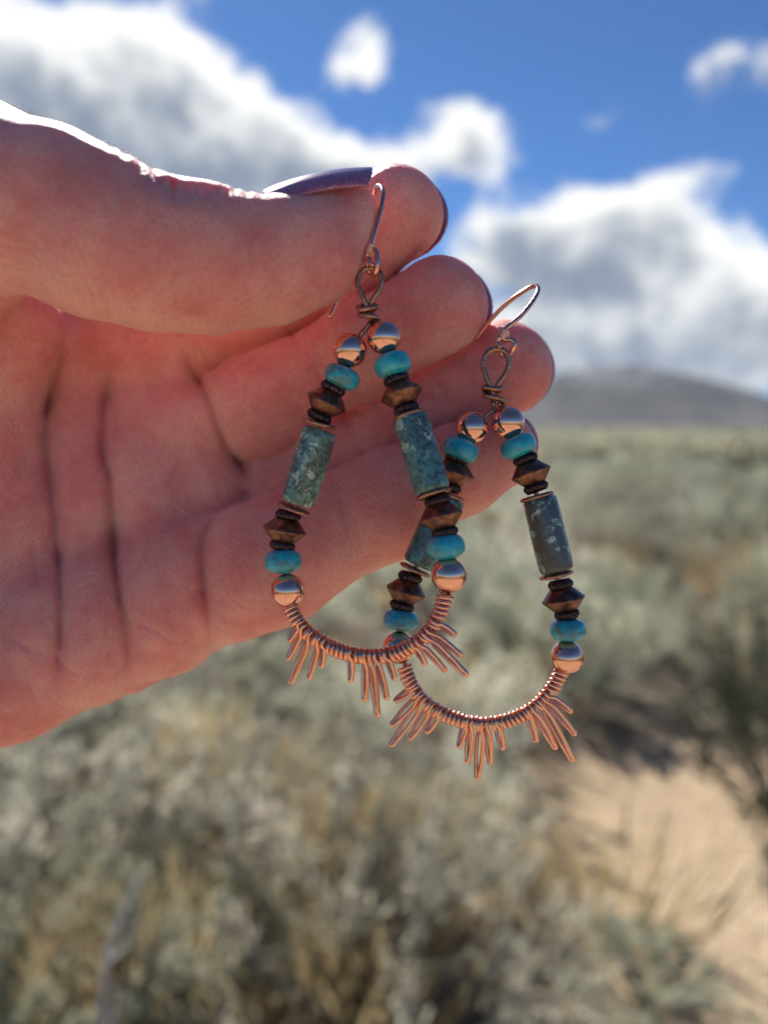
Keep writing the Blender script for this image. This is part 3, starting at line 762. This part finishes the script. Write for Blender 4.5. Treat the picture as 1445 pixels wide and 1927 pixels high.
def make_earring(left, right, depth, arcpts, rays, label, hook, loop, top, seed, tubes):
    r = np.random.default_rng(seed)
    org = w1(cf(*top[0], depth(*top[0])))
    E = empty('earring', org); tag(E, label, 'earring', 'pair of copper and turquoise earrings')
    P3 = lambda x, y, dz=0: cf(x, y, depth(x, y) + dz)
    loc = lambda V: to_world(V) - np.array(org)
    def part(name, V, Fc, mat): return link(name, mesh_from(name, loc(V), Fc), mat, E)
    for strand in (left, right):
        C = [to_world(P3(x, y))[0] - np.array(org) for _, x, y in strand]
        for i, (kind, x, y) in enumerate(strand):
            a, b = C[max(i - 1, 0)], C[min(i + 1, len(C) - 1)]
            M = axis_matrix(Vector(C[i]), Vector(b - a), r.uniform(0, 6.28))
            nm, mat = {'ball': ('ball_bead', POLISHED), 'rondelle': ('rondelle_bead', TURQ), 'bicone': ('bicone_bead', BRONZE), 'disc': ('spacer_disc', OXID), 'cylinder': ('cylinder_bead', AFRO)}[kind]
            o = link(nm, ME[kind][r.integers(len(ME[kind]))], mat, E); o.matrix_local = M
            if kind == 'cylinder': o.color = tubes[0 if strand is left else 1]
            if kind == 'bicone':
                for sg in (-1, 1):
                    c = link('bead_collar', ME['collar'][0], DARKB, o)
                    c.location = (0, 0, sg * .00262); c.rotation_euler = (0 if sg > 0 else math.pi, 0, 0)
    # core wire through the beads and round the bottom
    arc3 = [P3(x, y) for x, y in arcpts]
    core = [P3(*top[-1])] + [P3(x, y) for _, x, y in left] + arc3 + [P3(x, y) for _, x, y in right[::-1]] + [P3(*top[-1], .3)]
    part('frame_wire', *tube(catmull(core, 8), .42, 8), OXID)
    # wrapped teardrop loop at the top
    part('loop_wire', *tube(catmull([P3(x, y, z) for x, y, z in loop], 7), np.concatenate([[.3], np.full((len(loop) - 1) * 7, .46)]), 9), OXID)
    # ear wire with coil and hanging ring
    H = [P3(x, y, z) for x, y, z in hook['stem']]
    ew = part('ear_wire', *tube(catmull(H, 9), .41, 9), EARWIRE)
    part('ear_wire_ring', *tube(catmull([P3(x, y, z) for x, y, z in hook['ring']], 7), .42, 9), EARWIRE)
    (x0, y0), (x1, y1) = hook['coil']; a, b = P3(x0, y0), P3(x1, y1); ax = b - a; ax /= np.linalg.norm(ax)
    u = np.cross(ax, (0, 0, 1)); u /= np.linalg.norm(u); v = np.cross(ax, u); n = 6; tt = np.linspace(0, 1, n * 12)
    hel = a + (b - a) * tt[:, None] + .88 * (np.cos(tt * n * 6.283)[:, None] * u + np.sin(tt * n * 6.283)[:, None] * v)
    cv, cfc = tube(hel, .25, 6); c = link('ear_wire_coil', mesh_from('ear_wire_coil', loc(cv), cfc), EARWIRE, E)
    # wrapped wire with long rays: one continuous wire
    A = catmull(arc3, 24); s = np.concatenate([[0], np.cumsum(np.linalg.norm(np.diff(A, axis=0), axis=1))]); Lt = s[-1]
    at = lambda q: np.array([np.interp(q, s, A[:, k]) for k in range(3)])
    cen = A.mean(0); pitch = .80; ray = []
    for bx, by, tx, ty in rays:
        k = np.argmin(np.linalg.norm(A[:, :2] - P3(bx, by)[:2], axis=1)); ray.append((s[k], P3(tx, ty)))
    ray.sort(key=lambda q: q[0]); pts = []; q = .3; ri = 0
    while q < Lt - .3:
        c0 = at(q); T = at(min(q + .2, Lt)) - at(max(q - .2, 0)); T /= np.linalg.norm(T)
        o_ = np.cross(T, (0, 0, 1.0)); o_ /= np.linalg.norm(o_)
        if o_ @ (c0 - cen) < 0: o_ = -o_
        Z = np.cross(T, o_); Z = Z if Z[2] > 0 else -Z
        rad = 1.02 + r.uniform(-.03, .05); tp = None
        if ri < len(ray) and q >= ray[ri][0] - pitch / 2: tp = ray[ri][1]; ri += 1
        if tp is None:
            for f in np.linspace(0, 1, 12, endpoint=False):
                g = f * 6.283; pts.append(at(min(q + f * pitch, Lt)) + rad * (-math.cos(g) * o_ - math.sin(g) * Z) * 1.0 + o_ * .22)
            q += pitch
        else:
            Dn = tp - c0; L = np.linalg.norm(Dn); Dn /= L; sd = np.cross(Dn, (0, 0, 1.0)); sd /= np.linalg.norm(sd); hw = .30 + .012 * L + r.uniform(-.02, .1)
            pts.append(c0 - o_ * .8); pts.append(c0 - o_ * .5 - Z * .85)
            pts.append(c0 - Z * .95 + o_ * .3 - T * .1)
            for f in np.linspace(.25, .88, 5): pts.append(c0 + Dn * L * f - Z * (.8 * (1 - f) + .1) - sd * hw * math.sin(math.pi * (f * .75 + .15)))
            pts.append(tp - Dn * .25 - sd * hw * .55 - Z * .1); pts.append(tp); pts.append(tp - Dn * .25 + sd * hw * .55 + Z * .1)
            for f in np.linspace(.88, .25, 5): pts.append(c0 + Dn * L * f + Z * (.8 * (1 - f) + .1) + sd * hw * math.sin(math.pi * (f * .75 + .15)))
            pts.append(c0 + Z * .95 + o_ * .3 + T * .2); pts.append(c0 - o_ * .5 + Z * .85 + T * .35)
            q += pitch * 1.1
    V, Fc = tube(catmull(np.array(pts), 3), .36, 8)
    o = link('coiled_wire', mesh_from('coiled_wire', loc(V), Fc), WIRE, E); o['label'] = 'copper wire coil with long ray loops'
    return E

K = ['ball', 'rondelle', 'bicone', 'disc', 'cylinder', 'disc', 'bicone', 'rondelle', 'ball']
def strand(pts): return [(k, x, y) for k, (x, y) in zip(K, pts)]
make_earring(
    strand([(658, 659), (643, 709), (614, 757), (600, 797), (581, 878), (552, 957), (537, 998), (533, 1056), (542, 1111)]),
    strand([(722, 635), (739, 687), (755, 742), (771, 783), (793, 855), (816, 930), (830, 972), (839, 1029), (845, 1082)]),
    lambda x, y: 125.5 - (x - 690) * .021 * min(max((y - 600) / 300, 0), 1) - max(0, 620 - y) * 0.0,
    [(548, 1138), (560, 1165), (585, 1192), (625, 1216), (680, 1232), (735, 1229), (785, 1206), (812, 1178), (828, 1145), (838, 1112)],
    [(562, 1172, 545, 1206), (575, 1184, 542, 1240), (588, 1195, 547, 1284), (602, 1205, 582, 1276), (614, 1212, 605, 1255),
     (664, 1228, 660, 1282), (684, 1232, 686, 1317), (697, 1233, 710, 1347), (710, 1232, 728, 1314), (724, 1231, 743, 1278),
     (775, 1212, 800, 1250), (788, 1203, 838, 1262), (800, 1192, 877, 1270), (809, 1182, 867, 1233), (817, 1170, 856, 1194)],
    'earring nearer the palm, its hook pinched between thumb and forefinger',
    {'stem': [(703, 500, -1.2), (694, 492, -1), (691, 478, -.6), (697, 462, -.4), (708, 425, .2), (718, 385, 1.2), (721, 362, 2.2), (716, 351, 4.6), (706, 356, 6.6), (698, 390, 8.6), (682, 455, 9.6), (650, 530, 9.4), (620, 598, 8.6)],
     'ring': [(692, 476, -.9), (690, 488, -.6), (692, 500, .2), (697, 515, .9), (704, 519, 0), (709, 505, -1.2), (710, 485, -1.3), (706, 471, -.9), (698, 468, -.3)],
     'coil': ((698, 462), (690, 483))},
    [(700, 604, 0), (695, 592, .3), (691, 578, .2), (684, 562, 0), (675, 540, 0), (674, 525, 0), (682, 510, .1), (697, 504, .2), (711, 509, .1), (718, 525, 0), (715, 542, 0), (704, 560, 0), (698, 573, .4),
     (684, 576, 1.1), (674, 579, .3), (680, 583, -.9), (698, 579, -1.0), (708, 577, .2), (698, 586, 1.2), (680, 591, .9), (677, 593, -.3), (688, 594, -1.0), (704, 596, -.9), (712, 602, .1), (704, 606, .7)],
    [(697, 478), (699, 605)], 1, ((1, .15, .9, 1), (.35, .35, .1, 1)))
make_earring(
    strand([(888, 805), (867, 846), (852, 890), (843, 932), (816, 1000), (781, 1072), (764, 1113), (754, 1166), (750, 1218)]),
    strand([(955, 795), (975, 840), (998, 891), (1010, 935), (1031, 1006), (1046, 1082), (1060, 1128), (1068, 1185), (1066, 1236)]),
    lambda x, y: 131.5 - (x - 900) * .006 * min(max((y - 750) / 200, 0), 1),
    [(762, 1250), (772, 1280), (795, 1315), (840, 1344), (900, 1360), (955, 1353), (1000, 1332), (1030, 1303), (1047, 1275), (1056, 1258)],
    [(779, 1292, 743, 1319), (790, 1305, 737, 1364), (800, 1318, 736, 1402), (812, 1327, 771, 1390), (825, 1335, 803, 1378),
     (874, 1355, 863, 1406), (890, 1358, 879, 1434), (902, 1360, 898, 1464), (916, 1360, 922, 1436), (930, 1358, 946, 1409),
     (992, 1337, 1008, 1394), (1003, 1330, 1045, 1408), (1012, 1322, 1077, 1431), (1019, 1314, 1081, 1381), (1026, 1306, 1074, 1339)],
    'earring farther from the palm, its bright hook tucked between two fingertips',
    {'stem': [(942, 654, -.9), (937, 646, -.7), (941, 634, -.4), (950, 620, -.2), (978, 596, .4), (1000, 570, 1.6), (1012, 548, 3.6), (1008, 538, 5.2), (990, 545, 6.6), (955, 570, 9.4), (925, 600, 12.5), (895, 640, 16)],
     'ring': [(940, 634, -.8), (936, 645, -.5), (938, 656, .3), (946, 668, .9), (956, 667, .1), (966, 655, -1.0), (968, 645, -1.1), (960, 639, -.9), (948, 640, -.3)],
     'coil': ((949, 622), (941, 640))},
    [(928, 765, 0), (927, 748, .3), (925, 735, .2), (917, 715, 0), (909, 692, 0), (909, 677, 0), (918, 662, .1), (934, 657, .2), (950, 662, .1), (957, 678, 0), (953, 698, 0), (939, 720, 0), (932, 733, .4),
     (918, 735, 1.1), (909, 731, .3), (914, 729, -.9), (932, 732, -1.0), (943, 731, .2), (932, 742, 1.2), (914, 742, .9), (911, 744, -.3), (922, 746, -1.0), (938, 750, -.9), (946, 757, .1), (938, 764, .7)],
    [(945, 640), (930, 770)], 2, ((0, .4, .1, 1), (.45, .95, .3, 1)))
def make_haze():
    V = [(x, y, z) for x in (-11000, 11000) for y in (-9600, 9600) for z in (-8, 700)]
    Fc = [(0, 1, 3, 2), (4, 6, 7, 5), (0, 4, 5, 1), (2, 3, 7, 6), (0, 2, 6, 4), (1, 5, 7, 3)]
    m = bpy.data.materials.new('haze'); m.use_nodes = True; nt = m.node_tree; nt.nodes.clear()
    o = nt.nodes.new('ShaderNodeOutputMaterial'); v = nt.nodes.new('ShaderNodeVolumePrincipled')
    v.inputs['Color'].default_value = (.72, .82, .95, 1); v.inputs['Density'].default_value = 1.5e-5; v.inputs['Anisotropy'].default_value = .2
    nt.links.new(v.outputs[0], o.inputs['Volume'])
    tag(link('haze', mesh_from('haze', V, Fc, False), m), 'thin blue haze over the far plain', 'haze', kind='stuff')
make_haze()
